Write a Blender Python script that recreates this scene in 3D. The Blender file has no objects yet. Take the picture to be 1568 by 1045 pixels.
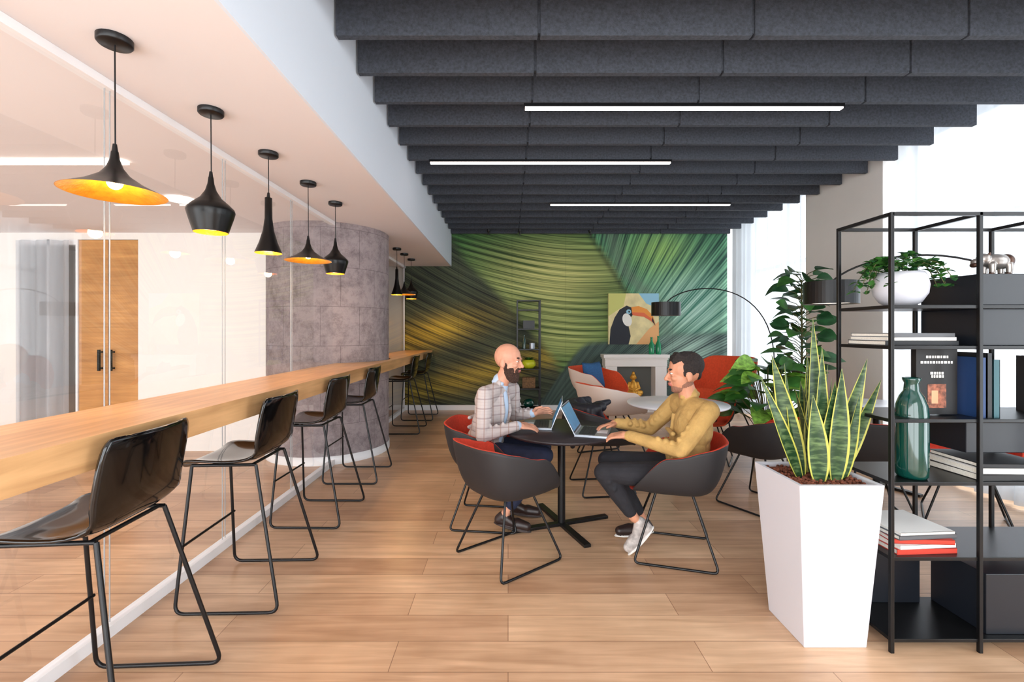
import bpy, math, random
import numpy as np
from mathutils import Vector, Matrix
random.seed(7); np.random.seed(7)
scene=bpy.context.scene
COL=scene.collection
pi=math.pi
# ------------------------------------------------------------------ materials
def lin(c):
    o=[]
    for v in c:
        v=v/255.0
        o.append(v/12.92 if v<=0.04045 else ((v+0.055)/1.055)**2.4)
    return (o[0],o[1],o[2],1.0)
def newmat(name):
    m=bpy.data.materials.new(name); m.use_nodes=True
    nt=m.node_tree; b=nt.nodes.get('Principled BSDF')
    return m,nt,b
def M(name,rgb,rough=.5,metal=0,ns=0,na=0.15,bump=0,bs=80,emit=0,coat=0,spec=None,bd=.01):
    m,nt,b=newmat(name)
    c=lin(rgb)
    b.inputs['Base Color'].default_value=c
    b.inputs['Roughness'].default_value=rough
    b.inputs['Metallic'].default_value=metal
    if coat: b.inputs['Coat Weight'].default_value=coat; b.inputs['Coat Roughness'].default_value=.05
    if spec is not None: b.inputs['Specular IOR Level'].default_value=spec
    if emit:
        b.inputs['Emission Color'].default_value=c; b.inputs['Emission Strength'].default_value=emit
    tc=nt.nodes.new('ShaderNodeTexCoord')
    if ns:
        n=nt.nodes.new('ShaderNodeTexNoise'); n.inputs['Scale'].default_value=ns; n.inputs['Detail'].default_value=4
        nt.links.new(tc.outputs['Object'],n.inputs['Vector'])
        r=nt.nodes.new('ShaderNodeValToRGB')
        r.color_ramp.elements[0].position=.3; r.color_ramp.elements[1].position=.7
        r.color_ramp.elements[0].color=tuple(v*(1-na) for v in c[:3])+(1,)
        r.color_ramp.elements[1].color=tuple(min(1,v*(1+na)) for v in c[:3])+(1,)
        nt.links.new(n.outputs['Fac'],r.inputs['Fac']); nt.links.new(r.outputs['Color'],b.inputs['Base Color'])
    if bump:
        n2=nt.nodes.new('ShaderNodeTexNoise'); n2.inputs['Scale'].default_value=bs; n2.inputs['Detail'].default_value=5
        nt.links.new(tc.outputs['Object'],n2.inputs['Vector'])
        bp=nt.nodes.new('ShaderNodeBump'); bp.inputs['Strength'].default_value=bump; bp.inputs['Distance'].default_value=bd
        nt.links.new(n2.outputs['Fac'],bp.inputs['Height']); nt.links.new(bp.outputs['Normal'],b.inputs['Normal'])
    return m
def wood(name,c1,c2,c3,bw,rh,rough,swap=False,mortar=.0018):
    m,nt,b=newmat(name); N=nt.nodes; L=nt.links
    tc=N.new('ShaderNodeTexCoord'); mp=N.new('ShaderNodeMapping')
    if swap: mp.inputs['Rotation'].default_value=(0,0,pi/2)
    L.new(tc.outputs['Object'],mp.inputs['Vector'])
    br=N.new('ShaderNodeTexBrick'); br.offset=.37; br.offset_frequency=2; br.squash=1
    br.inputs['Scale'].default_value=1; br.inputs['Brick Width'].default_value=bw; br.inputs['Row Height'].default_value=rh
    br.inputs['Mortar Size'].default_value=mortar; br.inputs['Mortar Smooth'].default_value=.1; br.inputs['Bias'].default_value=0
    br.inputs['Color1'].default_value=lin(c1); br.inputs['Color2'].default_value=lin(c2); br.inputs['Mortar'].default_value=lin(c3)
    L.new(mp.outputs['Vector'],br.inputs['Vector'])
    mp2=N.new('ShaderNodeMapping'); mp2.inputs['Scale'].default_value=(1.2,16,16)
    L.new(mp.outputs['Vector'],mp2.inputs['Vector'])
    n=N.new('ShaderNodeTexNoise'); n.inputs['Scale'].default_value=1.6; n.inputs['Detail'].default_value=7; n.inputs['Distortion'].default_value=.6
    L.new(mp2.outputs['Vector'],n.inputs['Vector'])
    r=N.new('ShaderNodeValToRGB'); r.color_ramp.elements[0].position=.3; r.color_ramp.elements[1].position=.72
    r.color_ramp.elements[0].color=(.78,.72,.67,1); r.color_ramp.elements[1].color=(1.1,1.1,1.1,1)
    L.new(n.outputs['Fac'],r.inputs['Fac'])
    n3=N.new('ShaderNodeTexNoise'); n3.inputs['Scale'].default_value=2.2; n3.inputs['Detail'].default_value=3
    L.new(mp.outputs['Vector'],n3.inputs['Vector'])
    r3=N.new('ShaderNodeValToRGB'); r3.color_ramp.elements[0].position=.35; r3.color_ramp.elements[1].position=.65
    r3.color_ramp.elements[0].color=(.86,.83,.8,1); r3.color_ramp.elements[1].color=(1.06,1.06,1.06,1)
    L.new(n3.outputs['Fac'],r3.inputs['Fac'])
    mx=N.new('ShaderNodeMix'); mx.data_type='RGBA'; mx.blend_type='MULTIPLY'; mx.inputs[0].default_value=1
    L.new(br.outputs['Color'],mx.inputs[6]); L.new(r.outputs['Color'],mx.inputs[7])
    mx2=N.new('ShaderNodeMix'); mx2.data_type='RGBA'; mx2.blend_type='MULTIPLY'; mx2.inputs[0].default_value=1
    L.new(mx.outputs[2],mx2.inputs[6]); L.new(r3.outputs['Color'],mx2.inputs[7])
    L.new(mx2.outputs[2],b.inputs['Base Color'])
    b.inputs['Roughness'].default_value=rough
    bp=N.new('ShaderNodeBump'); bp.inputs['Strength'].default_value=.12; bp.inputs['Distance'].default_value=.003
    L.new(n.outputs['Fac'],bp.inputs['Height']); L.new(bp.outputs['Normal'],b.inputs['Normal'])
    return m
def glassmat(name,ior=1.6,tint=(.97,.98,.98,1)):
    m,nt,b=newmat(name); N=nt.nodes; L=nt.links; N.remove(b)
    out=[n for n in N if n.type=='OUTPUT_MATERIAL'][0]
    f=N.new('ShaderNodeFresnel'); f.inputs['IOR'].default_value=ior
    t=N.new('ShaderNodeBsdfTransparent'); t.inputs['Color'].default_value=tint
    g=N.new('ShaderNodeBsdfGlossy'); g.inputs['Roughness'].default_value=.01
    ge=N.new('ShaderNodeNewGeometry'); inv=N.new('ShaderNodeMix'); inv.data_type='FLOAT'; inv.inputs[2].default_value=ior; inv.inputs[3].default_value=1/ior
    L.new(ge.outputs['Backfacing'],inv.inputs[0]); L.new(inv.outputs[0],f.inputs['IOR'])
    mx=N.new('ShaderNodeMixShader'); L.new(f.outputs[0],mx.inputs[0]); L.new(t.outputs[0],mx.inputs[1]); L.new(g.outputs[0],mx.inputs[2])
    L.new(mx.outputs[0],out.inputs['Surface']); return m
def curtainmat(name,tr=.12,tc_=.36):
    m,nt,b=newmat(name); N=nt.nodes; L=nt.links; N.remove(b)
    out=[n for n in N if n.type=='OUTPUT_MATERIAL'][0]
    t=N.new('ShaderNodeBsdfTransparent'); d=N.new('ShaderNodeBsdfDiffuse'); d.inputs['Color'].default_value=(.78,.82,.87,1)
    tl=N.new('ShaderNodeBsdfTranslucent'); tl.inputs['Color'].default_value=(tc_*.95,tc_*.99,tc_*1.05,1)
    m1=N.new('ShaderNodeMixShader'); m1.inputs[0].default_value=.6; L.new(d.outputs[0],m1.inputs[1]); L.new(tl.outputs[0],m1.inputs[2])
    m2=N.new('ShaderNodeMixShader')
    tc=N.new('ShaderNodeTexCoord'); n=N.new('ShaderNodeTexNoise'); n.inputs['Scale'].default_value=3
    mp=N.new('ShaderNodeMapping'); mp.inputs['Scale'].default_value=(1,4,.2); L.new(tc.outputs['Object'],mp.inputs[0]); L.new(mp.outputs[0],n.inputs['Vector'])
    mr=N.new('ShaderNodeMapRange'); mr.inputs['From Min'].default_value=.3; mr.inputs['From Max'].default_value=.7; mr.inputs['To Min'].default_value=1-tr-.08; mr.inputs['To Max'].default_value=1-tr+.08
    L.new(n.outputs['Fac'],mr.inputs['Value']); L.new(mr.outputs[0],m2.inputs[0])
    L.new(t.outputs[0],m2.inputs[1]); L.new(m1.outputs[0],m2.inputs[2]); L.new(m2.outputs[0],out.inputs['Surface']); return m
def plaid(name,base,l1,l2):
    m,nt,b=newmat(name); N=nt.nodes; L=nt.links
    tc=N.new('ShaderNodeTexCoord'); sp=N.new('ShaderNodeSeparateXYZ')
    L.new(tc.outputs['Object'],sp.inputs[0])
    def stripe(sock,freq,thr):
        a=N.new('ShaderNodeMath'); a.operation='MULTIPLY'; a.inputs[1].default_value=freq; L.new(sock,a.inputs[0])
        f=N.new('ShaderNodeMath'); f.operation='FRACT'; L.new(a.outputs[0],f.inputs[0])
        l=N.new('ShaderNodeMath'); l.operation='LESS_THAN'; l.inputs[1].default_value=thr; L.new(f.outputs[0],l.inputs[0]); return l.outputs[0]
    s1=stripe(sp.outputs['Z'],16,.14); s2=stripe(sp.outputs['X'],18,.14); s3=stripe(sp.outputs['Z'],50,.2)
    n=N.new('ShaderNodeTexNoise'); n.inputs['Scale'].default_value=11; L.new(tc.outputs['Object'],n.inputs['Vector'])
    cur=None
    base_rgb=N.new('ShaderNodeRGB'); base_rgb.outputs[0].default_value=lin(base); cur=base_rgb.outputs[0]
    for s,c,f in ((s1,l1,.55),(s2,l2,.55),(s3,l1,.12)):
        mu=N.new('ShaderNodeMath'); mu.operation='MULTIPLY'; mu.inputs[1].default_value=f; L.new(s,mu.inputs[0])
        mx=N.new('ShaderNodeMix'); mx.data_type='RGBA'; L.new(mu.outputs[0],mx.inputs[0]); L.new(cur,mx.inputs[6]); mx.inputs[7].default_value=lin(c); cur=mx.outputs[2]
    L.new(cur,b.inputs['Base Color']); b.inputs['Roughness'].default_value=.85
    bp=N.new('ShaderNodeBump'); bp.inputs['Strength'].default_value=.8; bp.inputs['Distance'].default_value=.025
    L.new(n.outputs['Fac'],bp.inputs['Height']); L.new(bp.outputs['Normal'],b.inputs['Normal'])
    return m
m_floor=wood('oak_planks',(224,188,154),(194,155,124),(152,116,90),1.35,.19,.3)
m_bar=wood('beech_worktop',(228,186,136),(220,174,122),(215,165,110),3.0,.7,.32,swap=True,mortar=0)
m_door=wood('oak_door',(205,150,90),(198,142,82),(150,100,60),3,.9,.45)
m_white=M('white_paint',(240,236,232),.7,ns=3,na=.015)
m_ceil=M('ceiling_paint',(225,226,230),.85)
m_soffit=M('soffit_paint',(234,228,228),.8)
m_beam=M('beam_paint',(224,232,242),.8)
m_trim=M('white_trim',(238,238,240),.4)
m_felt=M('baffle_felt',(66,70,78),.95,ns=60,na=.3,bump=.5,bs=150)
m_black=M('black_metal',(20,20,22),.35,metal=.3,spec=.5)
m_blackgloss=M('black_gloss_plastic',(5,5,6),.1,coat=.4,spec=.4)
m_shade=M('black_brass_outer',(16,15,15),.3,metal=.4)
m_gold=M('beaten_brass',(235,165,50),.3,metal=.75,ns=30,na=.2,bump=.3,bs=60)
m_bulb=M('warm_bulb',(255,214,150),.4,emit=20)
m_led=M('led_strip',(255,240,236),.4,emit=8)
m_led2=M('inner_led_strip',(255,244,232),.4,emit=4)
m_chair=M('dark_chair_shell',(34,32,34),.6)
m_red=M('red_upholstery',(205,62,38),.85,ns=60,na=.1,bump=.2,bs=200)
m_orange=M('orange_upholstery',(222,80,40),.85,ns=60,na=.1)
m_beige=M('beige_shell',(222,204,192),.6)
m_soil=M('clay_pebbles',(120,66,46),.9,ns=50,na=.6,bump=1,bs=60)
m_planter=M('white_planter',(214,214,222),.35)
m_greenglass=M('dark_green_glass',(8,62,54),.08,coat=.8)
m_tabletop=M('dark_tabletop',(40,34,38),.4)
m_wtable=M('white_tabletop',(238,240,246),.2)
m_glass=glassmat('partition_glass',1.85)
m_wglass=glassmat('window_glass',1.45,(.95,.98,1,1))
m_curt=curtainmat('sheer_curtain')
m_brush=M('brushed_aluminium',(176,182,192),.35,metal=.6)
m_key=M('laptop_keys',(40,42,46),.5)
m_screen=M('laptop_display',(64,120,160),.2,emit=.4,ns=9,na=.25)
m_leaf=M('leaf_green',(58,112,44),.45,ns=12,na=.4)
m_leafd=M('leaf_dark',(40,86,48),.45,ns=12,na=.4)
m_leafl=M('leaf_lime',(132,180,70),.5,ns=25,na=.5)
m_stem=M('plant_stem',(86,84,44),.7)
m_yel=M('leaf_yellow_edge',(186,182,80),.45)
def snake():
    m,nt,b=newmat('snake_leaf'); N=nt.nodes; L=nt.links
    tc=N.new('ShaderNodeTexCoord'); w=N.new('ShaderNodeTexNoise'); mp=N.new('ShaderNodeMapping'); mp.inputs['Scale'].default_value=(12,12,55)
    L.new(tc.outputs['Object'],mp.inputs[0]); L.new(mp.outputs[0],w.inputs['Vector']); w.inputs['Scale'].default_value=1.3; w.inputs['Detail'].default_value=4
    r=N.new('ShaderNodeValToRGB'); e=r.color_ramp.elements; e[0].position=.45; e[0].color=lin((30,60,32)); e[1].position=.7; e[1].color=lin((98,122,76))
    L.new(w.outputs['Fac'],r.inputs[0]); L.new(r.outputs[0],b.inputs['Base Color']); b.inputs['Roughness'].default_value=.4; return m
m_snake=snake()
def concrete():
    m,nt,b=newmat('raw_concrete'); N=nt.nodes; L=nt.links
    tc=N.new('ShaderNodeTexCoord'); g=N.new('ShaderNodeTexGradient'); g.gradient_type='RADIAL'; L.new(tc.outputs['Object'],g.inputs[0])
    sp=N.new('ShaderNodeSeparateXYZ'); L.new(tc.outputs['Object'],sp.inputs[0]); cb=N.new('ShaderNodeCombineXYZ')
    mu=N.new('ShaderNodeMath'); mu.operation='MULTIPLY'; mu.inputs[1].default_value=4.4; L.new(g.outputs['Fac'],mu.inputs[0])
    L.new(mu.outputs[0],cb.inputs[0]); L.new(sp.outputs['Z'],cb.inputs[1])
    br=N.new('ShaderNodeTexBrick'); br.inputs['Scale'].default_value=1; br.inputs['Brick Width'].default_value=.42; br.inputs['Row Height'].default_value=.42; br.inputs['Mortar Size'].default_value=.003
    br.inputs['Color1'].default_value=lin((172,161,163)); br.inputs['Color2'].default_value=lin((166,155,157)); br.inputs['Mortar'].default_value=lin((134,124,126))
    L.new(cb.outputs[0],br.inputs['Vector'])
    n=N.new('ShaderNodeTexNoise'); n.inputs['Scale'].default_value=7; n.inputs['Detail'].default_value=14; n.inputs['Roughness'].default_value=.8; L.new(tc.outputs['Object'],n.inputs['Vector'])
    r=N.new('ShaderNodeValToRGB'); r.color_ramp.elements[0].position=.36; r.color_ramp.elements[0].color=(.48,.45,.46,1); r.color_ramp.elements[1].position=.56; r.color_ramp.elements[1].color=(1.12,1.1,1.1,1)
    L.new(n.outputs['Fac'],r.inputs[0])
    mx=N.new('ShaderNodeMix'); mx.data_type='RGBA'; mx.blend_type='MULTIPLY'; mx.inputs[0].default_value=.85; L.new(br.outputs[0],mx.inputs[6]); L.new(r.outputs[0],mx.inputs[7])
    L.new(mx.outputs[2],b.inputs['Base Color']); b.inputs['Roughness'].default_value=.95
    bp=N.new('ShaderNodeBump'); bp.inputs['Strength'].default_value=1; bp.inputs['Distance'].default_value=.03; L.new(n.outputs['Fac'],bp.inputs['Height']); L.new(bp.outputs[0],b.inputs['Normal'])
    return m
m_conc=concrete()
# ------------------------------------------------------------------ mesh builder
class MB:
    def __init__(s): s.v=[]; s.f=[]; s.m=[]; s.s=[]
    def add(s,vs,fs,mat=0,smooth=False):
        o=len(s.v); s.v+= [tuple(p) for p in vs]
        for f in fs: s.f.append([i+o for i in f]); s.m.append(mat); s.s.append(smooth)
    def box(s,c,d,mat=0,rot=None):
        x,y,z=d[0]/2,d[1]/2,d[2]/2
        vs=[Vector((a*x,b*y,e*z)) for a in(-1,1) for b in(-1,1) for e in(-1,1)]
        if rot is not None: vs=[rot@v for v in vs]
        vs=[v+Vector(c) for v in vs]
        s.add(vs,[(0,1,3,2),(4,6,7,5),(0,4,5,1),(2,3,7,6),(0,2,6,4),(1,5,7,3)],mat)
    def bb(s,x0,x1,y0,y1,z0,z1,mat=0): s.box(((x0+x1)/2,(y0+y1)/2,(z0+z1)/2),(abs(x1-x0),abs(y1-y0),abs(z1-z0)),mat)
    def lathe(s,prof,c=(0,0,0),n=32,mat=0,smooth=True,cap=True):
        vs=[];fs=[];k=len(prof)
        for i in range(n):
            a=2*pi*i/n
            for r,z in prof: vs.append((c[0]+r*math.cos(a),c[1]+r*math.sin(a),c[2]+z))
        for i in range(n):
            j=(i+1)%n
            for q in range(k-1): fs.append((i*k+q,j*k+q,j*k+q+1,i*k+q+1))
        s.add(vs,fs,mat,smooth)
        if cap:
            for q in (0,k-1):
                if prof[q][0]>1e-4:
                    s.add([vs[i*k+q] for i in range(n)],[tuple(range(n))],mat)
    def tube(s,pts,r,mat=0,n=8,closed=False,r2=None):
        P=[Vector(p) for p in pts]; k=len(P); vs=[];fs=[]
        T=[]
        for i in range(k):
            if closed: t=P[(i+1)%k]-P[i-1]
            else: t=P[min(i+1,k-1)]-P[max(i-1,0)]
            T.append(t.normalized())
        up=Vector((0,0,1)) if abs(T[0].z)<.9 else Vector((1,0,0))
        nrm=(up-T[0]*up.dot(T[0])).normalized()
        for i in range(k):
            nrm=(nrm-T[i]*nrm.dot(T[i]))
            nrm=nrm.normalized() if nrm.length>1e-6 else T[i].orthogonal().normalized()
            b=T[i].cross(nrm); rr=r if r2 is None else r+(r2-r)*i/(k-1)
            for j in range(n):
                a=2*pi*j/n; vs.append(P[i]+nrm*(rr*math.cos(a))+b*(rr*math.sin(a)))
        for i in range(k if closed else k-1):
            i2=(i+1)%k
            for j in range(n): fs.append((i*n+j,i*n+(j+1)%n,i2*n+(j+1)%n,i2*n+j))
        s.add(vs,fs,mat,True)
        if not closed:
            s.add(vs[:n],[tuple(range(n))],mat); s.add(vs[-n:],[tuple(range(n))],mat)
    def ell(s,c,r,mat=0,R=None,n=16,k=10):
        vs=[];fs=[]
        for i in range(k+1):
            ph=pi*i/k
            for j in range(n):
                a=2*pi*j/n
                v=Vector((r[0]*math.sin(ph)*math.cos(a),r[1]*math.sin(ph)*math.sin(a),r[2]*math.cos(ph)))
                if R is not None: v=R@v
                vs.append(v+Vector(c))
        for i in range(k):
            for j in range(n): fs.append((i*n+j,(i+1)*n+j,(i+1)*n+(j+1)%n,i*n+(j+1)%n))
        s.add(vs,fs,mat,True)
    def leaf(s,base,d,L,W,droop,mat,n=7,fold=.15,edge=None,up=(0,0,1),pw=.8):
        base=Vector(base); d=Vector(d).normalized(); up=Vector(up)
        side=d.cross(up)
        if side.length<.05: side=Vector((random.uniform(-1,1),random.uniform(-1,1),0))
        side.normalize(); nn=side.cross(d).normalized()
        cols=[-1,-.8,0,.8,1] if edge is not None else [-1,0,1]
        vs=[];k=len(cols)
        for i in range(n+1):
            t=i/n; p=base+d*(L*t)-Vector((0,0,1))*(droop*L*t*t)
            w=W*.5*max(.02,math.sin(pi*min(1,(t*.96+.03))**pw))
            for c in cols: vs.append(p+side*(w*c)+nn*(abs(c)*w*fold*2))
        for i in range(n):
            for j in range(k-1):
                q=(i*k+j,i*k+j+1,(i+1)*k+j+1,(i+1)*k+j)
                mm=edge if (edge is not None and j in(0,k-2)) else mat
                s.f.append([a+len(s.v) for a in q]); s.m.append(mm); s.s.append(True)
        s.v+=[tuple(p) for p in vs]
    def obj(s,name,mats,loc=(0,0,0),rz=0,parent=None,bevel=0,solid=None,sub=0,merge=False):
        me=bpy.data.meshes.new(name); me.from_pydata(s.v,[],s.f); me.update()
        for m in mats: me.materials.append(m)
        me.polygons.foreach_set('material_index',s.m); me.polygons.foreach_set('use_smooth',s.s)
        ob=bpy.data.objects.new(name,me); COL.objects.link(ob); ob.location=loc; ob.rotation_euler=(0,0,rz)
        if parent: ob.parent=parent
        if merge:
            w=ob.modifiers.new('weld','WELD'); w.merge_threshold=.0002
        if sub:
            q=ob.modifiers.new('sub','SUBSURF'); q.levels=sub; q.render_levels=sub
        if solid:
            q=ob.modifiers.new('solid','SOLIDIFY'); q.thickness=solid[0]; q.offset=-1
            q.material_offset=solid[1]; q.material_offset_rim=solid[2]
        if bevel:
            q=ob.modifiers.new('bev','BEVEL'); q.width=bevel; q.segments=2; q.limit_method='ANGLE'
        return ob
def fillet(pts,rad,n=5,closed=False):
    P=[Vector(p) for p in pts]; out=[]; k=len(P)
    for i in range(k):
        if not closed and i in(0,k-1): out.append(P[i]); continue
        a=P[i-1]-P[i]; b=P[(i+1)%k]-P[i]; r=min(rad,a.length*.45,b.length*.45)
        p0=P[i]+a.normalized()*r; p2=P[i]+b.normalized()*r
        for j in range(n+1):
            t=j/n; out.append(p0*(1-t)**2+P[i]*2*t*(1-t)+p2*t*t)
    return out
def empty(name,loc=(0,0,0),rz=0):
    e=bpy.data.objects.new(name,None); COL.objects.link(e); e.location=loc; e.rotation_euler=(0,0,rz); e.empty_display_size=.1; return e
def inst(name,src,parent):
    o=bpy.data.objects.new(name,src.data); COL.objects.link(o); o.parent=parent
    for m in src.modifiers:
        q=o.modifiers.new(m.name,m.type)
        for a in ('thickness','offset','material_offset','material_offset_rim','levels','render_levels','width','segments','limit_method','merge_threshold'):
            if hasattr(m,a):
                try: setattr(q,a,getattr(m,a))
                except Exception: pass
    return o
def simple_box(name,x0,x1,y0,y1,z0,z1,mat,bevel=0):
    b=MB(); b.bb(x0,x1,y0,y1,z0,z1); return b.obj(name,[mat],bevel=bevel)
# ------------------------------------------------------------------ room shell
GX=-1.86; YB=8.2; XR=4.0; ZS=2.58; ZC=3.6; YF=-1.6
simple_box('floor',-6.4,4.5,YF,YB+.1,-.1,0,m_floor)
simple_box('ceiling',-1.02,4.5,YF,YB+.1,ZC,ZC+.1,m_ceil)
simple_box('ceiling_soffit',-6.4,-1.03,YF,YB+.1,ZS,ZC+.1,m_soffit)
simple_box('trim_beam',-1.03,-1.015,YF,YB,ZS,ZC,m_beam)
simple_box('wall_back',-6.4,4.5,YB+.02,YB+.15,0,ZC,m_white)
simple_box('wall_far_left',-6.4,-6.3,YF,YB,0,ZS,m_white)
b=MB(); b.bb(2.0,4.5,YF-.1,YF,0,ZC); b.bb(-1.02,2.0,YF-.1,YF,2.9,ZC); b.bb(-.1,.1,YF-.1,YF,0,2.9); b.obj('wall_front_fill_block',[m_white])  # unseen wall behind the camera, added and shaped to cut rear fill light
b=MB(); b.bb(-4.37,-2.6,5.4,5.5,0,ZS); b.bb(-6.3,-5.8,5.4,5.5,0,ZS); b.bb(-5.8,-4.37,5.4,5.5,2.5,ZS); b.obj('wall_inner',[m_white])
b=MB()
b.bb(-5.08,-4.735,5.41,5.46,0,2.495,0); b.bb(-4.725,-4.38,5.41,5.46,0,2.495,0)
for x in(-4.80,-4.66):
    b.bb(x-.012,x+.012,5.35,5.375,.95,1.2,1); b.bb(x-.01,x+.01,5.37,5.41,.97,.99,1); b.bb(x-.01,x+.01,5.37,5.41,1.16,1.18,1)
b.obj('door_1',[m_door,m_black],bevel=.003)
b=MB(); b.bb(-5.8,-5.77,5.4,5.48,0,2.5); b.bb(-5.11,-5.085,5.4,5.48,0,2.5); b.bb(-5.77,-5.11,5.4,5.48,0,.06); b.bb(-5.77,-5.11,5.4,5.48,2.44,2.5); b.bb(-5.45,-5.42,5.4,5.48,0,2.5)
b.obj('window_1',[m_trim])
def curtain(name,p0,p1,z0,z1,amp=.035,wl=.16,axis='y',n=None):
    b=MB(); L=p1-p0; n=int(abs(L)/wl*10); rows=6; vs=[]
    for i in range(n+1):
        t=i/n; s=p0+L*t
        for k in range(rows+1):
            z=z0+(z1-z0)*k/rows
            off=amp*(math.sin(2*pi*s/wl+.6*math.sin(s*5))+.35*math.sin(2*pi*s/wl*.43+1))*(1.0-.35*k/rows)
            vs.append((off,s,z) if axis=='y' else (s,off,z))
    fs=[(i*(rows+1)+k,(i+1)*(rows+1)+k,(i+1)*(rows+1)+k+1,i*(rows+1)+k+1) for i in range(n) for k in range(rows)]
    b.add(vs,fs,0,True); return b
curtain('c',-5.75,-5.12,.03,2.48,axis='x').obj('inner_curtain',[curtainmat('inner_curtain_cloth',.3,.7)],loc=(0,5.33,0))
b=MB(); b.bb(3.95,4.5,4.82,6.07,0,ZC); b.obj('wall_pillar',[m_white],bevel=.005)
b=MB(); b.bb(4.25,4.5,7.95,YB,0,ZC); b.bb(4.25,4.5,YF,4.82,3.45,ZC); b.bb(4.25,4.5,6.07,7.95,3.45,ZC); b.bb(4.25,4.5,YF,-.6,0,3.45); b.bb(4.25,4.5,-.6,4.82,0,.12); b.bb(4.25,4.5,6.07,7.95,0,.12); b.obj('wall_right',[m_white])
def window(name,y0,y1,z0,z1,n):
    b=MB(); t=.06
    for i in range(n+1):
        y=y0+(y1-y0)*i/n; b.bb(4.3,4.38,max(y0,y-t/2),min(y1,y+t/2),z0,z1)
    for z in (z0+t/2,2.45,z1-t/2): b.bb(4.3,4.38,y0,y1,z-t/2,z+t/2)
    b.add([(4.34,y0,z0),(4.34,y1,z0),(4.34,y1,z1),(4.34,y0,z1)],[(0,1,2,3)],1); b.obj(name,[m_trim,m_wglass])
window('window_2',-.6,4.82,.12,3.45,5); window('window_3',6.07,7.95,.12,3.45,2)
curtain('c',1.2,4.78,.03,3.5).obj('sheer_curtain',[m_curt],loc=(4.08,0,0))
curtain('c',6.12,8.1,.03,3.5).obj('sheer_curtain',[m_curt],loc=(4.0,0,0))
def mural():
    x0,x1,z0,z1=-1.86,3.93,.0,3.5; nx,nz=1000,600
    X,Z=np.meshgrid(np.linspace(x0,x1,nx),np.linspace(z0,z1,nz))
    x=778+85.4*X; y=507-85.4*(Z-1.42)
    def ns(x,y,f,s,n=7):
        r=np.random.RandomState(s); o=0
        for i in range(n):
            a=r.uniform(0,2*pi); k=f*r.uniform(.5,2); o=o+np.sin((x*np.cos(a)+y*np.sin(a))*k+r.uniform(0,6))
        return o/n
    def st1(c,al,s):
        r=np.random.RandomState(s); o=0
        for i in range(12):
            k=r.uniform(.5,3.2); o=o+np.sin(c*k+al*r.uniform(-.03,.03)+1.5*np.sin(al*r.uniform(.01,.04)+r.uniform(0,6))+r.uniform(0,6))
        return np.clip(.5+o/7.5,0,1)
    def sm(a,b,v):
        t=np.clip((v-a)/(b-a),0,1); return t*t*(3-2*t)
    def C(*c): return np.array(lin(c)[:3])
    def mixc(A,B,t): return A+(B-A)*t[...,None]
    one=np.ones(x.shape+(3,))
    def lines(c,f,s,along):
        l=.5+.5*np.sin(c*f+2.2*ns(x,y,.012,s))
        big=.5+.5*ns(c*.25,along*.12,.35,s+2)*1.4
        v=l*.3+st1(c,along,s)*.47+big*.28
        return np.clip((v-.5)*1.45+.47,0,1)
    cB=y-36*np.sin((x-700)/260*1.6)+.00035*(x-830)**2
    LB=lines(cB,.62,1,x)
    gl=np.exp(-(((x-845)/105)**2+((y-425)/56)**2))
    gl2=np.exp(-(((x-850)/90)**2+((y-520)/38)**2))
    dk=mixc(one*C(16,48,28),one*C(84,108,42),np.clip(gl+.7*gl2,0,1)); lt=mixc(one*C(74,146,72),one*C(240,238,150),np.clip(gl*1.1+.6*gl2,0,1))
    col=mixc(dk,lt,LB)
    ang=np.arctan2(y-640,x-860)
    cA=(ang*230)+.12*x
    LA=lines(cA,.42,5,y)
    g=np.exp(-(((x-1060)/60)**2+((y-470)/60)**2)); g1=np.exp(-(((x-1010)/50)**2+((y-385)/35)**2))
    dk=mixc(one*C(20,62,52),one*C(64,130,108),g); lt=mixc(one*C(108,186,134),one*C(208,244,224),g); lt=mixc(lt,one*C(176,226,128),g1)
    A=mixc(dk,lt,LA)
    sp=905+(y-360)*.62
    mA=sm(-8,12,x-sp+6*ns(x,y,.05,9))
    col=mixc(col,A,mA)
    st=np.exp(-((x-sp-26+8*np.sin(y/20))/14)**2)*.6
    col=mixc(col,one*C(126,136,122),st*(.5+.5*LA))
    # darker rib along the meeting line of the two leaves
    col=col*(1-.45*np.exp(-((x-sp+2)/5)**2))[...,None]
    sb=688+(y-360)*.62-.0012*(y-360)**2
    cC=(y-430)*.9+(x-700)*-.28+.0015*(x-700)*(y-400)
    LC=lines(cC+.25*(740-x),.5,12,x)
    go=np.exp(-(((y-500-.25*(700-x))/22)**2))*np.exp(-((x-650)/90)**2)
    go2=np.exp(-(((y-600+.28*(x-640))/20)**2))
    dk=mixc(one*C(20,28,24),one*C(80,70,24),np.clip(go+go2*.6,0,1)); lt=mixc(one*C(88,98,72),one*C(222,190,68),np.clip(go*1.1+go2*.8,0,1))
    Cc=mixc(dk,lt,LC)
    mC=1-sm(-10,14,x-sb-.55*np.clip(y-400,0,400))
    col=mixc(col,Cc,mC)
    yb=612-88*sm(810,905,x)-16*np.sin((x-905)/140)
    mD=sm(-5,8,y-yb)
    ang=np.arctan2(y-680,x-800); LD=lines(ang*260,.4,20,x)
    D=mixc(one*C(34,48,52),one*C(108,136,122),LD*.8*(.5+.5*ns(x,y,.03,31))+.08)
    gD=np.exp(-(((x-1050)/60)**2+((y-540)/35)**2)); D=mixc(D,one*C(190,226,206),gD*LD)
    col=mixc(col,D,mD*(x>800))
    col=col*(.84+.2*ns(x,y,.02,40))[...,None]
    col=col*(1-.12*(np.abs(((x-620)%82)-41)>40.3))[...,None]
    col=np.clip(col,0,1)
    me=bpy.data.meshes.new('wall_mural')
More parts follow.
